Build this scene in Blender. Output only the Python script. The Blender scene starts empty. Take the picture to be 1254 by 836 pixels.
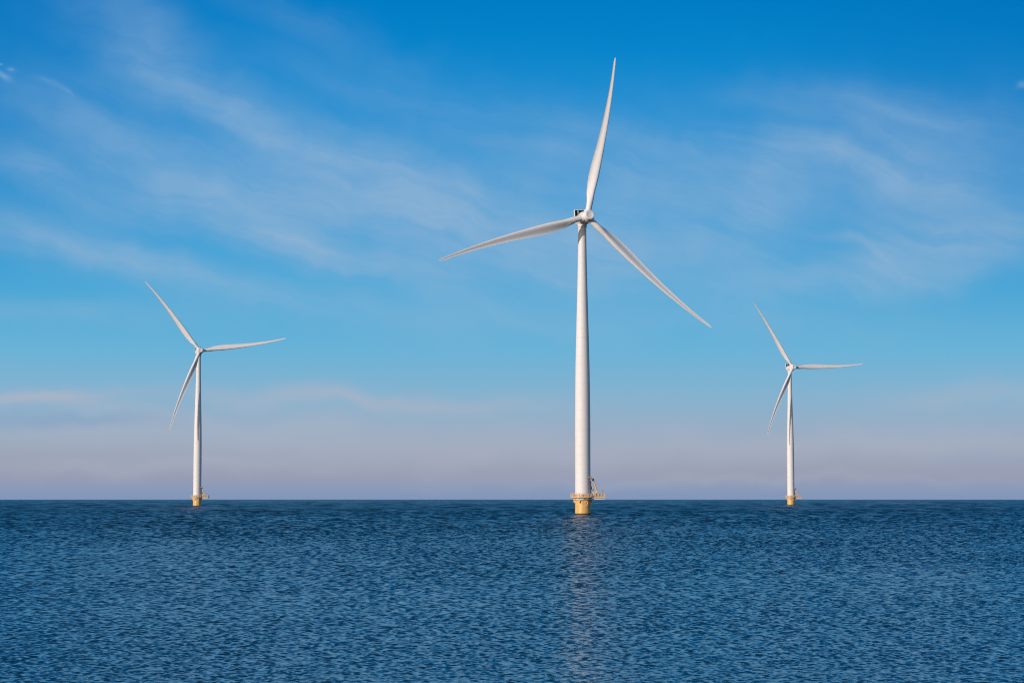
import bpy, bmesh, math, random
import numpy as np
from mathutils import Matrix, Vector

R = math.radians
scene = bpy.context.scene
C = scene.collection

# ------------------------------------------------------------------ camera, sky, sun, exposure
EYE = 5.70                      # metres above the water
FOCAL_PX, WIDTH_PX, HEIGHT_PX = 2602.0, 1254.0, 836.0
PITCH = R(4.175)
cam_data = bpy.data.cameras.new('camera')
cam_data.sensor_width = 36.0
cam_data.lens = 36.0 * FOCAL_PX / WIDTH_PX
cam_data.clip_start = 0.5
cam_data.clip_end = 60000.0
cam = bpy.data.objects.new('camera', cam_data)
cam.location = (0, 0, EYE)
cam.rotation_euler = (R(90) + PITCH, 0, 0)
C.objects.link(cam)
scene.camera = cam

SUN_BACK, SUN_EL = R(44.4), R(14.8)       # the sun stands behind the camera, this far round to the left
sun_dir = Vector((-math.sin(SUN_BACK) * math.cos(SUN_EL), -math.cos(SUN_BACK) * math.cos(SUN_EL), math.sin(SUN_EL)))
sun_data = bpy.data.lights.new('sun', 'SUN')
sun_data.energy = 3.0
sun_data.angle = R(0.53)
sun_data.color = (1.0, 0.91, 0.85)
sun = bpy.data.objects.new('sun', sun_data)
sun.rotation_euler = sun_dir.to_track_quat('Z', 'Y').to_euler()
sun.location = (-60, -60, 60)
C.objects.link(sun)

scene.view_settings.view_transform = 'Standard'
scene.view_settings.look = 'None'
scene.view_settings.exposure = 0.0
scene.view_settings.gamma = 1.0
scene.view_settings.use_curve_mapping = False
scene.render.engine = 'CYCLES'
scene.cycles.max_bounces = 8
scene.cycles.caustics_reflective = False
scene.cycles.caustics_refractive = False
scene.cycles.sample_clamp_indirect = 4.0
scene.cycles.use_denoising = True
scene.cycles.denoiser = 'OPENIMAGEDENOISE'
scene.cycles.denoising_input_passes = 'RGB_ALBEDO_NORMAL'
scene.cycles.denoising_prefilter = 'ACCURATE'
scene.cycles.filter_width = 1.05


def lin(r, g, b):
    f = lambda c: (c / 255) / 12.92 if c <= 10.3 else ((c / 255 + 0.055) / 1.055) ** 2.4
    return (f(r), f(g), f(b), 1.0)


def sky_angle(px, py):
    """direction of the sky, in degrees of azimuth and elevation"""
    x, z = px - WIDTH_PX / 2, HEIGHT_PX / 2 - py
    c, s = math.cos(PITCH), math.sin(PITCH)
    X, Y, Z = x, FOCAL_PX * c - z * s, FOCAL_PX * s + z * c
    return math.degrees(math.atan2(X, Y)), math.degrees(math.atan2(Z, math.hypot(X, Y)))


class Nodes:
    def __init__(self, tree):
        self.t = tree

    def new(self, kind, **kw):
        n = self.t.nodes.new(kind)
        for k, v in kw.items():
            setattr(n, k, v)
        return n

    def link(self, a, b):
        self.t.links.new(a, b)

    def put(self, sock, v):
        if hasattr(v, 'is_linked') or isinstance(v, bpy.types.NodeSocket):
            self.link(v, sock)
        else:
            sock.default_value = v

    def m(self, op, a, b=None, c=None, clamp=False):
        n = self.new('ShaderNodeMath', operation=op, use_clamp=clamp)
        self.put(n.inputs[0], a)
        if b is not None:
            self.put(n.inputs[1], b)
        if c is not None:
            self.put(n.inputs[2], c)
        return n.outputs[0]

    def mix(self, fac, a, b, blend='MIX'):
        n = self.new('ShaderNodeMix', data_type='RGBA', blend_type=blend)
        self.put(n.inputs[0], fac)
        self.put(n.inputs[6], a)
        self.put(n.inputs[7], b)
        return n.outputs[2]

    def vec(self, x, y, z):
        n = self.new('ShaderNodeCombineXYZ')
        for i, v in enumerate((x, y, z)):
            self.put(n.inputs[i], v)
        return n.outputs[0]

    def noise(self, vec, scale, detail=4, rough=0.5, dist=0.0):
        n = self.new('ShaderNodeTexNoise')
        self.put(n.inputs['Vector'], vec)
        n.inputs['Scale'].default_value = scale
        n.inputs['Detail'].default_value = detail
        n.inputs['Roughness'].default_value = rough
        n.inputs['Distortion'].default_value = dist
        return n.outputs['Fac']

    def range(self, v, a, b, c=0.0, d=1.0, smooth=False):
        n = self.new('ShaderNodeMapRange')
        n.interpolation_type = 'SMOOTHSTEP' if smooth else 'LINEAR'
        self.put(n.inputs[0], v)
        for i, q in enumerate((a, b, c, d)):
            n.inputs[i + 1].default_value = q
        return n.outputs[0]

    def ramp(self, fac, stops, interp='LINEAR'):
        n = self.new('ShaderNodeValToRGB')
        n.color_ramp.interpolation = interp
        e = n.color_ramp.elements
        e[0].position, e[0].color = stops[0]
        e[1].position, e[1].color = stops[-1]
        for p, col in stops[1:-1]:
            q = e.new(p)
            q.color = col
        self.put(n.inputs[0], fac)
        return n.outputs[0]


def build_sky():
    world = bpy.data.worlds.new('World')
    scene.world = world
    world.use_nodes = True
    world.cycles.sampling_method = 'NONE'        # smooth sky: found by the bounced rays, which leaves the sun free of noise
    t = world.node_tree
    t.nodes.clear()
    N = Nodes(t)
    tc = N.new('ShaderNodeTexCoord')
    sep = N.new('ShaderNodeSeparateXYZ')
    N.link(tc.outputs['Generated'], sep.inputs[0])
    x, y, z = sep.outputs
    az = N.m('MULTIPLY', N.m('ARCTAN2', x, y), 57.29578)
    el = N.m('MULTIPLY', N.m('ARCSINE', z), 57.29578)
    elc = N.m('MAXIMUM', el, 0.0)

    # clear air: deep blue aloft, a mauve band of thicker air along the horizon
    E = lambda py: sky_angle(627, py)[1]
    stops = [(0.0, lin(130, 151, 186)), (E(598), lin(139, 154, 184)), (E(580), lin(153, 158, 179)),
             (E(552), lin(157, 167, 186)), (E(520), lin(149, 174, 198)), (E(485), lin(133, 178, 207)),
             (E(430), lin(106, 178, 215)), (E(360), lin(74, 169, 216)), (E(290), lin(48, 158, 214)),
             (E(200), lin(22, 147, 211)), (E(100), lin(5, 137, 206)), (E(0), lin(0, 124, 197)),
             (18.0, lin(0, 86, 143)), (27.0, lin(0, 56, 100)), (40.0, lin(0, 42, 82))]
    stops = [(max(0, p) / 40.0, c) for p, c in stops]
    clear = N.ramp(N.m('DIVIDE', elc, 40.0), stops)

    # warped sky coordinates, so that no wisp keeps a smooth outline
    p3 = N.vec(az, el, 0.0)
    w1 = N.m('SUBTRACT', N.noise(p3, 0.22, 4, 0.55), 0.5)
    w2 = N.m('SUBTRACT', N.noise(N.vec(az, el, 7.3), 0.30, 4, 0.55), 0.5)
    U = N.m('MULTIPLY_ADD', w1, 3.2, az)
    V = N.m('MULTIPLY_ADD', w2, 1.7, el)

    # streaked texture of ice cloud: long fibres that fall away to the right
    ca, sa = math.cos(R(-17)), math.sin(R(-17))
    fu = N.m('ADD', N.m('MULTIPLY', U, ca), N.m('MULTIPLY', V, sa))
    fv = N.m('SUBTRACT', N.m('MULTIPLY', V, ca), N.m('MULTIPLY', U, sa))
    fib = N.noise(N.vec(N.m('MULTIPLY', fu, 0.13), N.m('MULTIPLY', fv, 1.05), 0.0), 1.0, 8, 0.60, 0.25)
    fib = N.range(fib, 0.28, 0.72, 0.0, 1.0, True)
    soft = N.range(N.noise(N.vec(az, el, 3.1), 0.33, 5, 0.55), 0.28, 0.70, 0.60, 1.0, True)
    fine = N.range(N.noise(N.vec(N.m('MULTIPLY', fu, 0.8), N.m('MULTIPLY', fv, 2.2), 2.0), 1.0, 6, 0.62), 0.3, 0.7, 0.55, 1.15)

    K = math.degrees(1 / FOCAL_PX)

    def blob(px, py, rx, ry, rot, k):
        """soft elongated veil; rot in degrees, positive climbs to the right"""
        a0, e0 = sky_angle(px, py)
        du, dv = N.m('SUBTRACT', U, a0), N.m('SUBTRACT', V, e0)
        c, s = math.cos(R(rot)), math.sin(R(rot))
        uu = N.m('DIVIDE', N.m('MULTIPLY_ADD', du, c, N.m('MULTIPLY', dv, s)), rx * K)
        vv = N.m('DIVIDE', N.m('MULTIPLY_ADD', dv, c, N.m('MULTIPLY', du, -s)), ry * K)
        q = N.m('ADD', N.m('MULTIPLY', uu, uu), N.m('MULTIPLY', vv, vv))
        return N.m('MULTIPLY', N.m('POWER', 2.718282, N.m('MULTIPLY', q, -1.0)), k)

    def total(items):
        s = None
        for it in items:
            b = blob(*it)
            s = b if s is None else N.m('ADD', s, b)
        return s

    veils = total([
        (175, 45, 120, 34, -40, .34), (250, 110, 150, 42, -30, .38), (400, 185, 230, 42, -17, .42), (560, 235, 170, 42, -14, .42),
        (150, 170, 160, 30, -22, .34), (60, 215, 130, 26, -20, .48), (230, 240, 150, 34, -16, .42),
        (70, 295, 210, 30, -12, .46), (200, 330, 160, 18, -14, .40), (390, 240, 130, 36, -14, .36), (350, 300, 130, 18, -14, .46),
        (560, 310, 170, 50, -6, .34), (660, 180, 150, 60, -6, .26), (480, 110, 150, 26, -16, .24), (60, 375, 170, 14, -4, .30),
        (1080, 190, 200, 58, 6, .36), (950, 240, 180, 66, 8, .32), (1180, 215, 110, 50, 0, .30), (1050, 130, 130, 22, -8, .26),
        (1130, 312, 140, 34, 12, .36), (1020, 350, 180, 26, 6, .34), (810, 190, 150, 60, 0, .26), (1210, 290, 90, 40, 10, .30),
        (640, 350, 230, 40, 0, .24), (380, 25, 170, 22, -20, .22), (800, 310, 130, 50, -10, .30), (420, 380, 240, 22, -4, .20),
        (880, 400, 260, 18, 0, .20), (300, 220, 430, 105, -10, .24), (1050, 240, 280, 110, 0, .20), (680, 280, 220, 100, 0, .14)])
    wisps = total([
        (1060, 296, 50, 8.0, -8, .20), (1108, 320, 46, 7.0, -32, .18), (1190, 285, 46, 7, -28, .14),
        (1150, 268, 60, 6, -2, .10), (350, 166, 70, 10, -20, .18), (480, 210, 100, 8, -12, .20),
        (370, 290, 70, 8, -14, .22), (60, 100, 16, 4, -24, .22), (80, 113, 14, 3, -24, .18)])
    banks = total([
        (20, 485, 110, 8, 1, .62), (110, 497, 120, 9, -6, .30), (170, 530, 240, 16, 1, .34),
        (470, 492, 200, 12, -2, .36), (420, 490, 210, 14, -1, .24), (430, 540, 260, 22, 0, .30), (620, 560, 300, 18, 0, .22),
        (930, 545, 260, 20, 0, .24), (1190, 480, 120, 16, 4, .34), (1150, 540, 160, 18, 0, .26),
        (200, 575, 220, 9, 0, .28), (900, 590, 300, 7, 0, .22)])
    gap = total([(60, 518, 130, 9, -3, .55), (170, 522, 110, 8, -6, .35), (1210, 560, 90, 9, 0, .2)])
    puffs = total([(5, 89, 11, 4.5, -30, .42), (19, 80, 6, 4, -20, .30), (1, 68, 4, 2.5, 0, .25),
                   (1251, 104, 6, 4, 20, .22)])

    cover = N.m('MULTIPLY', N.m('MULTIPLY', veils, N.m('MULTIPLY_ADD', fib, 0.50, 0.60)), soft)
    cover = N.m('ADD', cover, N.m('MULTIPLY', wisps, fine))
    # thin cover elsewhere in the sky
    away = N.m('MULTIPLY', N.range(N.m('ABSOLUTE', az), 18.0, 40.0, 0.0, 0.30), N.m('MULTIPLY', fib, soft))
    cover = N.m('ADD', cover, N.m('MULTIPLY', away, N.range(el, 4.0, 10.0)))
    cover = N.m('ADD', cover, N.m('MULTIPLY', N.m('MULTIPLY', N.range(el, 14.0, 24.0, 0.0, 0.30, True), soft), fib))
    cover = N.m('MINIMUM', cover, 0.85)
    cirrus = N.ramp(N.m('DIVIDE', elc, 40.0), [(0.0, lin(168, 176, 196)), (0.10, lin(154, 184, 212)),
                                               (0.25, lin(136, 176, 212)), (0.36, lin(118, 166, 208)), (1.0, lin(130, 150, 180))])
    clear = N.mix(N.m('MULTIPLY', N.range(N.m('ABSOLUTE', N.m('ADD', az, 1.0)), 5.0, 15.0, 0.0, 0.30, True), N.range(el, 4.0, 10.0)), clear, lin(0, 98, 176))
    col = N.mix(cover, clear, cirrus)
    col = N.mix(N.m('MULTIPLY', gap, N.m('MULTIPLY_ADD', soft, .5, .5), clamp=True), col, lin(124, 160, 197))
    col = N.mix(N.m('MULTIPLY', banks, N.m('MULTIPLY_ADD', soft, .6, .5), clamp=True), col, lin(174, 181, 197))
    col = N.mix(N.m('MULTIPLY', puffs, fine, clamp=True), col, lin(165, 200, 230))

    # physical sky behind it: carries the brighter half of the sky around the sun
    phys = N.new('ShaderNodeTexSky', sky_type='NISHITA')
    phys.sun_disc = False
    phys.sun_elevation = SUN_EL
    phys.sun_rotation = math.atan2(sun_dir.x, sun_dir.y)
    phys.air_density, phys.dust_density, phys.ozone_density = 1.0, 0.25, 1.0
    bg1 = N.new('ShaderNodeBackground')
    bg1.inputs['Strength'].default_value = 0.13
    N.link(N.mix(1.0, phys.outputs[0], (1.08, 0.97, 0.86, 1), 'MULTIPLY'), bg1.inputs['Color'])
    bg2 = N.new('ShaderNodeBackground')
    N.link(col, bg2.inputs['Color'])
    bg2.inputs['Strength'].default_value = 1.0
    # the sunward half of the sky is the physical one, the half in front of the camera the clear blue with cirrus
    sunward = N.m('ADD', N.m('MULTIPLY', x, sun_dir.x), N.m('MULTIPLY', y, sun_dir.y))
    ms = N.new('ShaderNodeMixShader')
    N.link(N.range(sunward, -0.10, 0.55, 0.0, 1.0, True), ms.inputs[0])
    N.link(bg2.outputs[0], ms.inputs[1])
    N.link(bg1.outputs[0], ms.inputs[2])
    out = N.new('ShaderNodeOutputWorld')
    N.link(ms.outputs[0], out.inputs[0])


build_sky()


# ------------------------------------------------------------------ materials
def principled(name):
    m = bpy.data.materials.new(name)
    m.use_nodes = True
    t = m.node_tree
    t.nodes.clear()
    N = Nodes(t)
    b = N.new('ShaderNodeBsdfPrincipled')
    o = N.new('ShaderNodeOutputMaterial')
    N.link(b.outputs[0], o.inputs[0])
    tc = N.new('ShaderNodeTexCoord')
    return m, N, b, tc.outputs['Object']


def paint(name, base, dirt, amount, rough=0.38, streak=0.25, scale=0.6, seams=None, spec=0.5):
    """coated steel or glass fibre: soft dirt, rain streaks that run down, a slightly uneven gloss"""
    m, N, b, P = principled(name)
    s = N.new('ShaderNodeSeparateXYZ')
    N.link(P, s.inputs[0])
    X, Y, Z = s.outputs
    blot = N.range(N.noise(P, scale, 3, 0.5), 0.40, 0.75, 0.0, 1.0, True)
    strk = N.range(N.noise(N.vec(N.m('MULTIPLY', X, 1.3), N.m('MULTIPLY', Y, 1.3), N.m('MULTIPLY', Z, 0.08)), 1.0, 2, 0.5),
                   0.48, 0.80, 0.0, 1.0, True)
    f = N.m('ADD', N.m('MULTIPLY', blot, amount), N.m('MULTIPLY', strk, amount * streak * 4), clamp=True)
    col = N.mix(f, (*base, 1), (*dirt, 1))
    if seams:
        line = N.m('PINGPONG', N.m('ADD', Z, 1.3), seams / 2)
        sm = N.range(line, 0.05, 0.16, 0.16, 0.0)
        col = N.mix(sm, col, (*dirt, 1))
    N.link(col, b.inputs['Base Color'])
    N.link(N.range(blot, 0, 1, rough - .05, rough + .15), b.inputs['Roughness'])
    b.inputs['Specular IOR Level'].default_value = spec
    return m


WHITE = paint('white_turbine_paint', (0.81, 0.757, 0.735), (0.55, 0.52, 0.47), 0.10, 0.5, 0.25, 0.25, seams=None)
TOWER = paint('white_tower_paint', (0.81, 0.757, 0.735), (0.56, 0.54, 0.50), 0.07, 0.55, 0.30, 0.12, seams=2.9, spec=0.3)
YELLOW = paint('weathered_yellow_paint', (0.85, 0.50, 0.155), (0.50, 0.26, 0.09), 0.42, 0.5, 0.35, 0.9)
RAILING = paint('yellow_railing_paint', (0.80, 0.46, 0.16), (0.55, 0.30, 0.12), 0.3, 0.5)
STEEL = paint('galvanised_steel', (0.50, 0.50, 0.50), (0.30, 0.29, 0.28), 0.4, 0.45)
PALE = paint('pale_grey_coating', (0.62, 0.61, 0.60), (0.40, 0.38, 0.36), 0.3, 0.5)
GREY = paint('grey_cabinet_paint', (0.34, 0.35, 0.37), (0.22, 0.22, 0.23), 0.3, 0.5)
DARK = paint('dark_radiator', (0.018, 0.018, 0.02), (0.04, 0.035, 0.03), 0.3, 0.6, spec=0.2)
BLACK = paint('black_rubber', (0.03, 0.028, 0.026), (0.06, 0.05, 0.04), 0.3, 0.7)
GROWTH = paint('wet_marine_growth', (0.05, 0.038, 0.022), (0.025, 0.03, 0.015), 0.6, 0.75, scale=3, spec=0.15)
LIME = paint('lime_yellow_box_paint', (0.62, 0.52, 0.03), (0.4, 0.3, 0.03), 0.2, 0.5)
RED = paint('red_marker_paint', (0.72, 0.06, 0.07), (0.4, 0.05, 0.04), 0.2, 0.45)


def sea_material():
    m, N, b, _ = principled('sea_water')
    geo = N.new('ShaderNodeNewGeometry')
    s = N.new('ShaderNodeSeparateXYZ')
    N.link(geo.outputs['Position'], s.inputs[0])
    X, Y, Z = s.outputs
    dist = N.m('SQRT', N.m('ADD', N.m('MULTIPLY', X, X), N.m('MULTIPLY', Y, Y)))
    flat = N.vec(X, Y, 0.0)
    big = N.noise(flat, 0.012, 4, 0.55)                # gusts and slicks
    col = N.mix(N.range(big, 0.35, 0.65), lin(3, 46, 63), lin(6, 54, 70))
    N.link(col, b.inputs['Base Color'])
    b.inputs['IOR'].default_value = 1.333
    b.inputs['Specular IOR Level'].default_value = 0.5
    puffs = N.range(N.noise(N.vec(X, N.m('MULTIPLY', Y, 0.25), 2.0), 0.07, 4, 0.6), 0.3, 0.7, -0.08, 0.08)
    rough = N.m('MULTIPLY_ADD', puffs, N.range(dist, 250.0, 900.0), N.range(dist, 60.0, 900.0, 0.10, 0.32))
    N.link(rough, b.inputs['Roughness'])
    # ripples too small for the mesh, wind-stretched across the view
    wx = N.vec(N.m('MULTIPLY', X, 0.55), N.m('MULTIPLY', Y, 1.0), 0.0)
    n1 = N.noise(wx, 4.5, 3, 0.55, 0.2)
    n2 = N.noise(N.vec(N.m('MULTIPLY', X, 0.5), Y, 4.0), 0.75, 3, 0.6, 0.2)
    b1 = N.new('ShaderNodeBump')
    b1.inputs['Strength'].default_value = 1.0
    N.link(N.range(big, 0.3, 0.7, 0.012, 0.020), b1.inputs['Distance'])
    N.link(n1, b1.inputs['Height'])
    b2 = N.new('ShaderNodeBump')
    N.link(N.range(dist, 140.0, 420.0, 0.0, 1.0), b2.inputs['Strength'])
    b2.inputs['Distance'].default_value = 0.04
    N.link(n2, b2.inputs['Height'])
    N.link(b1.outputs[0], b2.inputs['Normal'])
    N.link(b2.outputs[0], b.inputs['Normal'])
    return m


# ------------------------------------------------------------------ mesh helpers
def finish(bm, name, angle=35):
    bmesh.ops.recalc_face_normals(bm, faces=bm.faces)
    me = bpy.data.meshes.new(name)
    bm.to_mesh(me)
    bm.free()
    for p in me.polygons:
        p.use_smooth = True
    me.set_sharp_from_angle(angle=R(angle))
    return me


def lathe(bm, prof, seg=64, M=Matrix()):
    """prof: list of (radius, z)"""
    rings = []
    for r, z in prof:
        if r < 1e-4:
            rings.append([bm.verts.new(M @ Vector((0, 0, z)))])
        else:
            rings.append([bm.verts.new(M @ Vector((r * math.cos(2 * math.pi * i / seg), r * math.sin(2 * math.pi * i / seg), z)))
                          for i in range(seg)])
    for a, b in zip(rings, rings[1:]):
        for i in range(seg):
            j = (i + 1) % seg
            if len(a) == 1 and len(b) == 1:
                continue
            if len(a) == 1:
                bm.faces.new((a[0], b[i], b[j]))
            elif len(b) == 1:
                bm.faces.new((a[i], b[0], a[j]))
            else:
                bm.faces.new((a[i], b[i], b[j], a[j]))


def box(bm, x0, x1, y0, y1, z0, z1, bevel=0.0, M=Matrix()):
    r = bmesh.ops.create_cube(bm, size=1)
    vs = r['verts']
    for v in vs:
        v.co = Vector((x0 + (v.co.x + .5) * (x1 - x0), y0 + (v.co.y + .5) * (y1 - y0), z0 + (v.co.z + .5) * (z1 - z0)))
    if bevel:
        es = list({e for v in vs for e in v.link_edges})
        q = bmesh.ops.bevel(bm, geom=es, offset=bevel, segments=2, profile=0.6, affect='EDGES')
        vs = list({v for f in q['faces'] for v in f.verts} | {v for v in vs if v.is_valid})
    for v in vs:
        v.co = M @ v.co


def tube(bm, pts, rad, seg=10, closed=False):
    """round bar along pts; rad may be a list"""
    pts = [Vector(p) for p in pts]
    n = len(pts)
    rads = rad if isinstance(rad, (list, tuple)) else [rad] * n
    rings = []
    for i, p in enumerate(pts):
        if closed:
            d = pts[(i + 1) % n] - pts[i - 1]
        else:
            d = pts[min(i + 1, n - 1)] - pts[max(i - 1, 0)]
        d.normalize()
        ref = Vector((0, 0, 1)) if abs(d.z) < 0.9 else Vector((1, 0, 0))
        a = d.cross(ref).normalized()
        b = d.cross(a)
        rings.append([bm.verts.new(p + rads[i] * (a * math.cos(2 * math.pi * k / seg) + b * math.sin(2 * math.pi * k / seg)))
                      for k in range(seg)])
    pairs = list(zip(rings, rings[1:])) + ([(rings[-1], rings[0])] if closed else [])
    for a, b in pairs:
        for k in range(seg):
            j = (k + 1) % seg
            bm.faces.new((a[k], a[j], b[j], b[k]))
    if not closed:
        bm.faces.new(rings[0])
        bm.faces.new(list(reversed(rings[-1])))


def interp(x, tab):
    return float(np.interp(x, [t[0] for t in tab], [t[1] for t in tab]))


# ------------------------------------------------------------------ the sea: one sheet that follows the curve of the earth
def build_sea():
    rng = np.random.default_rng(7)
    rows = [0.8]
    while rows[-1] < 15500:
        r = rows[-1]
        g = 0.06 if r < 56 else 0.0012 if r < 260 else 0.0014 if r < 480 else 0.0021 if r < 900 else 0.0035 if r < 1700 else 0.007 if r < 5000 else 0.04
        rows.append(r * (1 + g))
    rows = np.array(rows)
    dense = np.linspace(-18.5, 18.5, 1000)
    rest = np.linspace(18.5, 341.5, 170)[1:-1]
    ang = np.radians(np.concatenate([dense, rest]))
    nr, na = len(rows), len(ang)
    A, Rr = np.meshgrid(ang, rows)
    X, Y = (Rr * np.sin(A)).astype(np.float32), (Rr * np.cos(A)).astype(np.float32)
    dr = np.gradient(rows)
    Zw, Dx, Dy = np.zeros_like(X), np.zeros_like(X), np.zeros_like(X)
    # wind sea: many short-crested trains
    # that grow with the fetch: ripples close to the shore where the camera stands, longer waves further out
    peak = np.clip(0.255 * (rows / 75.0) ** 0.88, 0.20, 5.0)
    peak = np.maximum(peak, 2.5 * dr)
    lams = np.geomspace(0.14, 45.0, 350)
    first = int(np.searchsorted(rows, 30))
    bell = np.exp(-(np.log(lams[:, None] / peak[None, :]) / 0.62) ** 2)
    bell[lams[:, None] < 2.1 * dr[None, :]] = 0.0
    bell[bell < 0.02] = 0.0
    norm = np.sqrt((bell ** 2).sum(0))
    bell = bell / np.maximum(norm, 0.6)[None, :]
    wind = math.radians(105)                        # heads away from the camera, a little to the left
    slope = 0.178
    calm = np.clip(2.2 / peak, 0, 1) ** 0.45 * np.interp(rows, [70, 140, 350], [1.14, 1.06, 1.15])
    for n, L in enumerate(lams):
        act = np.nonzero(bell[n])[0]
        act = act[act >= first]
        th = wind + rng.normal(0, 0.52)
        ph = rng.uniform(0, 2 * math.pi)
        if len(act) == 0:
            continue
        lo, hi = act[0], act[-1] + 1
        k = 2 * math.pi / L
        amp = slope * math.sqrt(2) / k * (bell[n] * calm)[lo:hi, None]
        arg = X[lo:hi].astype(np.float64) * (k * math.cos(th)) + Y[lo:hi].astype(np.float64) * (k * math.sin(th)) + ph
        Zw[lo:hi] += (amp * np.sin(arg)).astype(np.float32)
        push = (1.35 * amp * np.cos(arg)).astype(np.float32)          # crests pinch together, troughs spread
        Dx[lo:hi] += push * np.float32(math.cos(th))
        Dy[lo:hi] += push * np.float32(math.sin(th))
    # gusts: patches of livelier and calmer water
    gust = np.ones_like(X)
    for L in (30, 47, 78, 120):
        th = rng.uniform(0, math.pi)
        gust += (0.055 * np.sin(2 * math.pi / L * (X * math.cos(th) + Y * 0.5 * math.sin(th)) + rng.uniform(0, 6))).astype(np.float32)
    Z = Zw * gust - (Rr ** 2 / 1.4e7).astype(np.float32)
    co = np.stack([X + Dx, Y + Dy, Z], -1).reshape(-1, 3)
    co = np.concatenate([co, [[0, 0, 0]]]).astype(np.float32)
    i = np.arange(nr - 1)[:, None] * na
    j = np.arange(na)[None, :]
    j2 = (j + 1) % na
    quads = np.stack([i + j, i + j2, i + na + j2, i + na + j], -1).reshape(-1, 4)[:, ::-1]
    tris = np.stack([np.full(na, nr * na), (np.arange(na) + 1) % na, np.arange(na)], -1)[:, ::-1]
    me = bpy.data.meshes.new('sea')
    nq, nt = len(quads), len(tris)
    me.vertices.add(len(co))
    me.vertices.foreach_set('co', co.ravel())
    me.loops.add(nq * 4 + nt * 3)
    me.loops.foreach_set('vertex_index', np.concatenate([quads.ravel(), tris.ravel()]).astype(np.int32))
    me.polygons.add(nq + nt)
    me.polygons.foreach_set('loop_start', np.concatenate([np.arange(nq) * 4, nq * 4 + np.arange(nt) * 3]).astype(np.int32))
    me.polygons.foreach_set('use_smooth', np.ones(nq + nt, bool))
    me.update()
    me.validate()
    if me.polygons[len(me.polygons) // 2].normal.z < 0:
        me.flip_normals()
    me.materials.append(sea_material())
    o = bpy.data.objects.new('sea', me)
    o['kind'] = 'structure'
    C.objects.link(o)


build_sea()

# ------------------------------------------------------------------ wind turbine
HUB_H, OVERHANG, TILT, BLADE = 95.17, 4.5, R(6.0), 54.0
DECK = 5.45


def tower_mesh():
    bm = bmesh.new()
    dia = [(5.0, 4.95), (30, 4.93), (42, 4.72), (50, 4.45), (58, 4.05), (66, 3.62), (74, 3.22), (82, 2.88), (88, 2.72), (93.0, 2.62)]
    prof = [(0.0, 4.9), (2.62, 4.9), (2.62, 5.46), (interp(5.5, dia) / 2, 5.5)]
    z = 7.0
    while z < 93:
        prof.append((interp(z, dia) / 2, z))
        if any(abs(z - q) < 1.0 for q in (27, 57)):                  # bolted section joints
            r = interp(z, dia) / 2
            prof += [(r + .035, z + .02), (r + .035, z + .28), (interp(z + .3, dia) / 2, z + .3)]
        z += 2.0
    prof.append((1.31, 93.0))
    prof.append((0.0, 93.0))
    lathe(bm, prof, 72)
    return finish(bm, 'tower', 50)


def foundation_mesh():
    bm = bmesh.new()
    lathe(bm, [(0, -4), (2.5, -4), (2.5, 0.55), (2.5, 4.42), (2.62, 4.44), (2.62, 4.72), (0, 4.72)], 72)
    return finish(bm, 'foundation')


def waterline_mesh():
    bm = bmesh.new()
    lathe(bm, [(2.506, -3.5), (2.53, -.2), (2.54, .22), (2.515, .40), (2.503, .46)], 72)
    return finish(bm, 'waterline_band')


def lug_mesh(deg, z0=3.75, z1=4.66, out=0.52, wide=0.42):
    bm = bmesh.new()
    M = Matrix.Rotation(R(deg), 4, 'Z')
    box(bm, 2.44, 2.5 + out, -wide / 2, wide / 2, z0 + .25, z1, 0.05, M)
    box(bm, 2.44, 2.5 + out * .6, -wide / 2 + .04, wide / 2 - .04, z0, z0 + .27, 0.04, M)
    return finish(bm, 'bracket')


def hose_mesh():
    """bent cable pipe and its guide, on the front of the foundation"""
    bm = bmesh.new()
    a = R(-62)
    f = lambda ang, rad, z: (rad * math.cos(ang), rad * math.sin(ang), z)
    tube(bm, [f(a, 2.45, 4.35), f(a, 2.78, 4.30), f(a + .05, 2.86, 4.0), f(a + .05, 2.86, 3.45), f(a + .02, 2.74, 3.1), f(a, 2.45, 3.0)], 0.17, 12)
    tube(bm, [f(R(-72), 2.45, 4.1), f(R(-72), 2.86, 4.0)], 0.24, 12)
    return finish(bm, 'cable_pipe')


def padeye_mesh():
    bm = bmesh.new()
    f = lambda ang, rad, z: (rad * math.cos(ang), rad * math.sin(ang), z)
    tube(bm, [f(R(-106), 2.48, 4.55), f(R(-108), 2.66, 4.3), f(R(-112), 2.66, 3.95)], 0.13, 10)
    tube(bm, [f(R(-112), 2.45, 3.9), f(R(-112), 2.75, 3.86)], 0.17, 10)
    return finish(bm, 'lifting_eye')


# outline of the walkway: a round gallery with a lay-down area on its right
def outline(rad, xmax, y0, y1, step=9):
    pts = []
    a1 = math.degrees(math.asin(y1 / rad))
    a0 = 360 + math.degrees(math.asin(y0 / rad))
    n = int((a0 - a1) / step)
    for i in range(n + 1):
        a = R(a1 + (a0 - a1) * i / n)
        pts.append((rad * math.cos(a), rad * math.sin(a)))
    pts += [(xmax, y0), (xmax, y1)]
    return pts


RIM = outline(3.86, 7.05, -2.1, 2.1)


def deck_mesh():
    bm = bmesh.new()
    pts = outline(3.80, 6.98, -2.02, 2.02, 6)
    lo = [bm.verts.new((x, y, DECK - .12)) for x, y in pts]
    hi = [bm.verts.new((x, y, DECK)) for x, y in pts]
    bm.faces.new(hi)
    bm.faces.new(list(reversed(lo)))
    for i in range(len(pts)):
        j = (i + 1) % len(pts)
        bm.faces.new((lo[i], lo[j], hi[j], hi[i]))
    return finish(bm, 'deck', 30)


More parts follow.
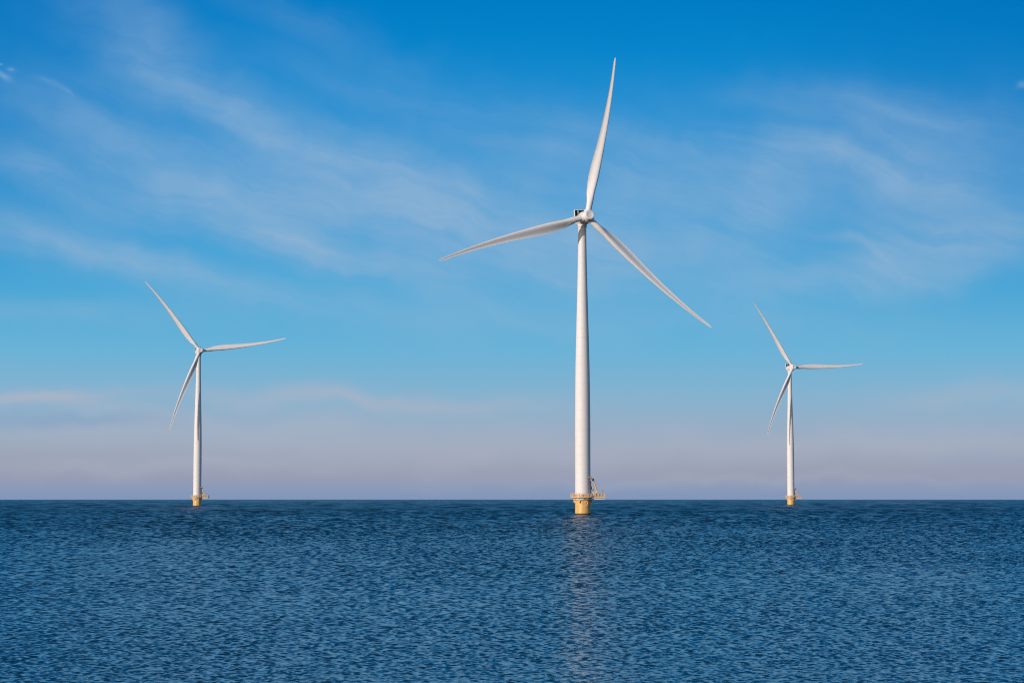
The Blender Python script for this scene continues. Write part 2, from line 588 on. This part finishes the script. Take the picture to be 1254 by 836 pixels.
def beam_mesh():
    bm = bmesh.new()
    lathe(bm, [(2.64, 4.73), (3.05, 4.73), (3.05, 5.08), (2.64, 5.08), (2.64, 4.73)], 72)
    for y in (-1.7, 0.0, 1.7):
        x0 = 3.06 if y == 0 else 2.60
        box(bm, x0, 6.75, y - .09, y + .09, 4.80, 5.10, .01)
    box(bm, 6.75, 6.9, -1.9, 1.9, 4.82, 5.12, .01)
    for k in range(14):
        a = 360 / 14 * k + 12
        if 28 < a < 332:
            box(bm, 2.66, 3.72, -.06, .06, 5.10, DECK - .125, 0, Matrix.Rotation(R(a), 4, 'Z'))
    for x in (3.6, 4.9, 6.2):
        box(bm, x - .06, x + .06, -1.95, 1.95, 5.14, DECK - .125, 0)
    return finish(bm, 'support_beam')


def railing_mesh():
    bm = bmesh.new()
    P = [Vector((x, y, 0)) for x, y in RIM]
    n = len(P)
    for h, rr in ((1.33, .075), (1.0, .04), (0.7, .04), (0.42, .04)):
        pts = []
        for i in range(n):
            a, b = P[i], P[(i + 1) % n]
            m = max(1, int((b - a).length / 1.2))
            pts += [a + (b - a) * (k / m) + Vector((0, 0, DECK + h)) for k in range(m)]
        tube(bm, pts, rr, 8, closed=True)
    # toe board
    for i in range(n):
        a, b = P[i], P[(i + 1) % n]
        d = (b - a).normalized()
        nrm = Vector((d.y, -d.x, 0)) * .03
        vs = [bm.verts.new(p + Vector((0, 0, z))) for z in (DECK - .03, DECK + .28) for p in (a - nrm, b - nrm, b + nrm, a + nrm)]
        for f in ((3, 2, 1, 0), (4, 5, 6, 7), (0, 1, 5, 4), (1, 2, 6, 5), (2, 3, 7, 6), (3, 0, 4, 7)):
            bm.faces.new([vs[q] for q in f])
    # posts, evenly along the rim, some of them double where panels meet
    total, marks = 0, []
    for i in range(n):
        a, b = P[i], P[(i + 1) % n]
        L = (b - a).length
        s = (-total) % 0.98
        while s < L:
            marks.append((a + (b - a) * (s / L), (b - a).normalized()))
            s += 0.98
        total += L
    for k, (p, d) in enumerate(marks):
        for off in ((-.13, .13) if k % 3 == 0 else (0,)):
            q = p + d * off
            tube(bm, [q + Vector((0, 0, DECK)), q + Vector((0, 0, DECK + 1.36))], .085, 8)
    return finish(bm, 'railing')


def crane_column_mesh():
    bm = bmesh.new()
    x, y = 4.25, -1.45
    M = Matrix.Translation((x, y, 0))
    lathe(bm, [(0, DECK), (.42, DECK), (.42, DECK + .12), (.27, DECK + .16), (.27, DECK + 1.5), (.36, DECK + 1.52), (.36, DECK + 1.8),
               (.2, DECK + 1.85), (0, DECK + 1.85)], 20, M)
    box(bm, x - .15, x + .55, y - .3, y + .3, DECK + 1.6, DECK + 2.25, .05)
    tube(bm, [(x + .42, y, DECK + 2.3), (x - .1, y, DECK + 3.4)], .09, 10)
    return finish(bm, 'column')


def crane_boom_mesh():
    bm = bmesh.new()
    y = -1.45
    tube(bm, [(4.5, y, DECK + 1.75), (4.30, y, DECK + 2.6), (3.35, y - .5, 11.05)], [.22, .25, .17], 10)
    return finish(bm, 'boom')


def crane_jib_mesh():
    bm = bmesh.new()
    tube(bm, [(3.30, -1.95, 11.15), (2.6, -2.45, 11.85), (1.75, -2.85, 12.0)], [.20, .19, .14], 10)
    tube(bm, [(2.95, -2.0, 11.0), (2.35, -2.5, 11.62)], .10, 8)
    return finish(bm, 'jib')


def crane_joint_mesh():
    bm = bmesh.new()
    M = Matrix.Translation((3.22, -2.0, 11.25)) @ Matrix.Rotation(R(90), 4, 'X')
    lathe(bm, [(0, -.32), (.30, -.32), (.36, -.26), (.36, .26), (.30, .32), (0, .32)], 20, M)
    box(bm, 2.95, 3.5, -2.28, -1.72, 10.75, 11.2, .06)
    return finish(bm, 'elbow_joint')


def cabinet_mesh():
    bm = bmesh.new()
    box(bm, 1.95, 2.66, -.75, .75, DECK, 10.75, .06)
    box(bm, 1.95, 2.72, -.80, .80, 10.755, 10.83, .02)
    return finish(bm, 'tower_cabinet')


def cooler_unit_mesh():
    bm = bmesh.new()
    box(bm, 2.78, 3.42, -.55, .55, 8.12, 9.15, .05)
    return finish(bm, 'ventilation_unit')


def shelf_mesh():
    bm = bmesh.new()
    box(bm, 2.665, 3.55, -.6, .6, 7.98, 8.115, .02)
    tube(bm, [(2.72, -.5, 7.2), (3.4, -.5, 7.97)], .05, 8)
    tube(bm, [(2.72, .5, 7.2), (3.4, .5, 7.97)], .05, 8)
    box(bm, 2.665, 2.775, -.5, .5, 8.12, 9.0, .02)
    return finish(bm, 'bracket_shelf')


def locker_mesh():
    bm = bmesh.new()
    box(bm, 3.05, 3.58, -.95, -.35, DECK, 7.25, .04)
    box(bm, 3.02, 3.61, -.98, -.32, 7.255, 7.31, .02)
    return finish(bm, 'locker')


def lime_box_mesh():
    bm = bmesh.new()
    box(bm, 3.18, 3.92, -1.75, -1.2, DECK + .06, DECK + .68, .05)
    box(bm, 3.15, 3.95, -1.78, -1.17, DECK + .685, DECK + .76, .02)
    return finish(bm, 'storage_box')


def lantern_mesh():
    bm = bmesh.new()
    M = Matrix.Translation((6.25, -1.6, 0))
    lathe(bm, [(0, DECK), (.14, DECK), (.07, DECK + .1), (.07, 7.5), (.17, 7.52), (.17, 7.62), (.13, 7.64), (.13, 7.95), (.19, 7.97), (.15, 8.08), (0, 8.12)], 14, M)
    tube(bm, [(6.45, -1.6, 7.0), (6.6, -1.6, 7.0), (6.6, -1.6, 7.75)], .05, 8)
    tube(bm, [(6.25, -1.6, 7.0), (6.46, -1.6, 7.0)], .045, 8)
    return finish(bm, 'lantern_post')


def red_marker_mesh():
    bm = bmesh.new()
    M = Matrix.Translation((2.95, -1.2, 0))
    lathe(bm, [(0, 3.4), (.3, 3.4), (.42, 3.55), (.42, 4.35), (.3, 4.5), (0, 4.5)], 16, M)
    box(bm, 2.3, 2.75, -1.3, -1.1, 4.15, 4.35, .02)
    return finish(bm, 'red_marker')


# -- nacelle and rotor; front is -Y, the origin sits on the tower axis at hub height
TOFRONT = Matrix.Rotation(R(90), 4, 'X')        # +Z of a lathe profile becomes -Y


def nacelle_mesh():
    bm = bmesh.new()
    lathe(bm, [(0, -2.95), (1.0, -2.92), (1.55, -2.75), (1.86, -2.35), (1.96, -1.8), (1.98, -.4), (1.98, 1.55), (1.90, 1.62), (0, 1.62)], 56, TOFRONT)
    # yaw collar down to the tower
    lathe(bm, [(1.42, -2.6), (1.50, -2.45), (1.50, -1.5), (0, -1.4)], 48, Matrix.Rotation(TILT, 4, 'X'))
    # hatch rail, tail lamp and wind vanes on the roof
    tube(bm, [(-.55, 1.2, 1.9), (-.55, 1.2, 2.35), (-.55, -.9, 2.35), (-.55, -.9, 1.9)], .04, 8)
    tube(bm, [(.55, 1.2, 1.9), (.55, 1.2, 2.35), (.55, -.9, 2.35), (.55, -.9, 1.9)], .04, 8)
    return finish(bm, 'nacelle', 40)


def generator_mesh():
    bm = bmesh.new()
    lathe(bm, [(0, 1.66), (2.02, 1.66), (2.12, 1.74), (2.12, 2.95), (2.02, 3.03), (0, 3.03)], 64, TOFRONT)
    for k in range(10):                              # ribs round the ring
        M = Matrix.Rotation(2 * math.pi * k / 10, 4, 'Y')
        box(bm, -.06, .06, -2.9, -1.8, 2.08, 2.17, .01, M)
    return finish(bm, 'generator_ring', 40)


def cooler_frame_mesh():
    bm = bmesh.new()
    z0, z1 = 1.55, 3.42
    for s in (-1, 1):
        box(bm, s * 1.93 - .09, s * 1.93 + .09, 1.35, 2.05, z0 - .5, z1, .03)
    box(bm, -2.02, 2.02, 1.33, 2.07, z1 + .002, z1 + .14, .03)
    box(bm, -1.84, 1.84, 1.40, 2.0, z0 - .35, z0 - .2, .03)
    return finish(bm, 'cooler_frame')


def radiator_mesh():
    bm = bmesh.new()
    box(bm, -1.835, 1.835, 1.55, 1.9, 1.355, 3.415, 0)
    for k in range(22):
        x = -1.75 + 3.5 * k / 21
        box(bm, x - .02, x + .02, 1.47, 1.548, 1.40, 3.38, 0)
    return finish(bm, 'radiator')


def sensor_mesh():
    bm = bmesh.new()
    for x in (-1.0, -.72):
        tube(bm, [(x, 1.12, 1.6), (x, 1.12, 3.15)], .05, 8)
    box(bm, -1.15, -.58, 1.05, 1.2, 2.72, 3.12, .03)
    return finish(bm, 'wind_sensor')


def hub_mesh():
    bm = bmesh.new()
    prof = [(0, -1.40), (1.98, -1.40), (2.06, -1.30), (2.06, -1.05), (1.98, -.45), (1.92, .3), (1.86, .9), (1.70, 1.6), (1.58, 2.1), (1.53, 2.30)]
    lathe(bm, prof + [(0, 2.30)], 72, TOFRONT)
    for k in range(3):
        M = Matrix.Rotation(2 * math.pi * k / 3, 4, 'Y')
        lathe(bm, [(1.30, .6), (1.30, 1.75), (1.20, 2.02), (1.13, 2.12), (.98, 2.13), (.98, 1.9)], 40, M)
    return finish(bm, 'hub', 40)


def cap_mesh():
    bm = bmesh.new()
    lathe(bm, [(0, 2.303), (1.50, 2.303), (1.53, 2.40), (1.52, 2.62), (1.42, 2.74), (1.20, 2.78), (1.17, 2.765), (0.0, 2.80)], 64, TOFRONT)
    return finish(bm, 'nose_cap', 30)


CHORD = [(2.0, 1.92), (4.0, 1.98), (6.0, 2.25), (8.0, 2.62), (10.5, 3.08), (13.5, 3.38), (17, 3.32), (21, 3.0), (26, 2.55), (32, 2.10), (38, 1.68),
         (44, 1.24), (49, .92), (52, .80), (53.3, .62), (53.8, .42), (54.0, .14)]
THICK = [(2.0, 1.0), (4.0, .98), (7, .74), (10.5, .54), (14, .44), (20, .36), (30, .29), (40, .23), (54, .18)]
TWIST = [(2.0, 10), (9, 9.5), (13, 7.5), (20, 4.5), (30, 1.5), (40, 0.0), (54, -1.5)]
ROUND = [(2.0, 0.0), (3.6, 0.0), (5.5, .35), (8, .85), (10.5, 1.0), (54, 1.0)]
SWEEP, BEND = 2.1, 3.16


def blade_mesh():
    bm = bmesh.new()
    n = 44
    stations = [2.0, 2.8, 3.6] + list(np.linspace(4.0, 14, 40)) + list(np.linspace(14.4, 50.5, 90)) + [51, 52, 52.8, 53.3, 53.6, 53.8, 53.93, 54.0]
    rings = []
    for r in stations:
        c, th, tw, rd = interp(r, CHORD), interp(r, THICK), R(interp(r, TWIST)), interp(r, ROUND)
        rd = rd * rd * (3 - 2 * rd)
        pts = []
        for i in range(2 * n):
            a = math.pi * i / n                       # 0 = trailing edge on the suction side, pi = leading edge
            u = 0.5 * (1 + math.cos(a))
            half = 5 * th * (.2969 * math.sqrt(max(u, 0)) - .126 * u - .3516 * u * u + .2843 * u ** 3 - .1036 * u ** 4)
            camber = 0.105 * 6.75 * u * u * (1 - u) - 0.02 * 4 * u * (1 - u)
            yf = camber + (half if a <= math.pi else -half)
            xf = .32 - u
            xc, yc = .5 * -math.cos(a), .5 * math.sin(a)
            x, y = c * (xc * (1 - rd) + xf * rd), c * (yc * (1 - rd) + yf * rd)
            x, y = x * math.cos(tw) + y * math.sin(tw), -x * math.sin(tw) + y * math.cos(tw)
            s = max(0.0, (r - 20) / 34)
            pre = (r / BLADE)
            x += SWEEP * ((r / BLADE) - s ** 2.2)        # swept back towards the tip
            y -= BEND * (0.55 * pre + 0.45 * pre ** 2.5)
            pts.append(bm.verts.new((x, y, r)))
        rings.append(pts)
    for a, b in zip(rings, rings[1:]):
        for i in range(2 * n):
            j = (i + 1) % (2 * n)
            bm.faces.new((a[i], a[j], b[j], b[i]))
    bm.faces.new(rings[0])
    bm.faces.new(rings[-1])
    return finish(bm, 'blade', 60)


MESH = {}


def mesh(key, maker, mat):
    if key not in MESH:
        me = maker()
        me.materials.append(mat)
        MESH[key] = me
    return MESH[key]


def part(name, maker, mat, parent, M=Matrix(), key=None):
    """one piece of a turbine; repeats share their mesh"""
    o = bpy.data.objects.new(name, mesh(key or maker.__name__, maker, mat))
    C.objects.link(o)
    o.parent = parent
    o.matrix_parent_inverse = Matrix()
    o.matrix_basis = M
    return o


def wind_turbine(x, y, yaw, azimuth, label, marker=False):
    t = bpy.data.objects.new('wind_turbine', None)
    t.empty_display_size = 5
    t.location = (x, y, -y * y / 1.4e7)
    t['label'], t['category'], t['group'] = label, 'wind turbine', 'offshore wind turbines standing in the sea'
    C.objects.link(t)
    part('tower', tower_mesh, TOWER, t)
    f = part('foundation', foundation_mesh, YELLOW, t)
    part('waterline_band', waterline_mesh, GROWTH, f)
    for deg in (178, 2, 55, 125):
        part('bracket', lambda d=deg: lug_mesh(d), YELLOW, f, key='bracket%d' % deg)
    part('cable_pipe', hose_mesh, YELLOW, f)
    part('lifting_eye', padeye_mesh, BLACK, f)
    if marker:
        part('red_marker', red_marker_mesh, RED, f)
    p = part('platform', deck_mesh, STEEL, t)
    part('support_beam', beam_mesh, PALE, p)
    part('railing', railing_mesh, RAILING, p)
    part('storage_box', lime_box_mesh, LIME, p)
    part('locker', locker_mesh, PALE, p)
    part('lantern_post', lantern_mesh, GREY, p)
    cr = part('davit_crane', crane_column_mesh, RAILING, t)
    part('boom', crane_boom_mesh, RAILING, cr)
    part('jib', crane_jib_mesh, RAILING, cr)
    part('elbow_joint', crane_joint_mesh, BLACK, cr)
    cb = part('tower_cabinet', cabinet_mesh, GREY, t)
    part('ventilation_unit', cooler_unit_mesh, STEEL, cb)
    part('bracket_shelf', shelf_mesh, BLACK, cb)
    head = Matrix.Translation((0, 0, HUB_H)) @ Matrix.Rotation(yaw, 4, 'Z') @ Matrix.Rotation(-TILT, 4, 'X')
    nc = part('nacelle', nacelle_mesh, WHITE, t, head)
    part('generator_ring', generator_mesh, WHITE, nc)
    part('cooler_frame', cooler_frame_mesh, WHITE, nc)
    part('radiator', radiator_mesh, DARK, nc)
    part('wind_sensor', sensor_mesh, STEEL, nc)
    hubm = head @ Matrix.Translation((0, -OVERHANG, 0)) @ Matrix.Rotation(azimuth, 4, 'Y')
    h = part('hub', hub_mesh, WHITE, t, hubm)
    part('nose_cap', cap_mesh, WHITE, h)
    for k in range(3):
        part('blade', blade_mesh, WHITE, t, hubm @ Matrix.Rotation(2 * math.pi * k / 3, 4, 'Y'))
    return t


wind_turbine(22.73, 683.8, R(18.66), R(11.7), 'largest white wind turbine, nearest, with one blade pointing almost straight up')
wind_turbine(-194.1, 1313.4, R(17.0), R(-38.9), 'white wind turbine seen nose-on, its round hub hiding the nacelle, far out on the left')
wind_turbine(194.1, 1482.9, R(20.0), R(-33.3), 'smallest white wind turbine, nacelle showing beside its hub, red marker on its yellow base', True)
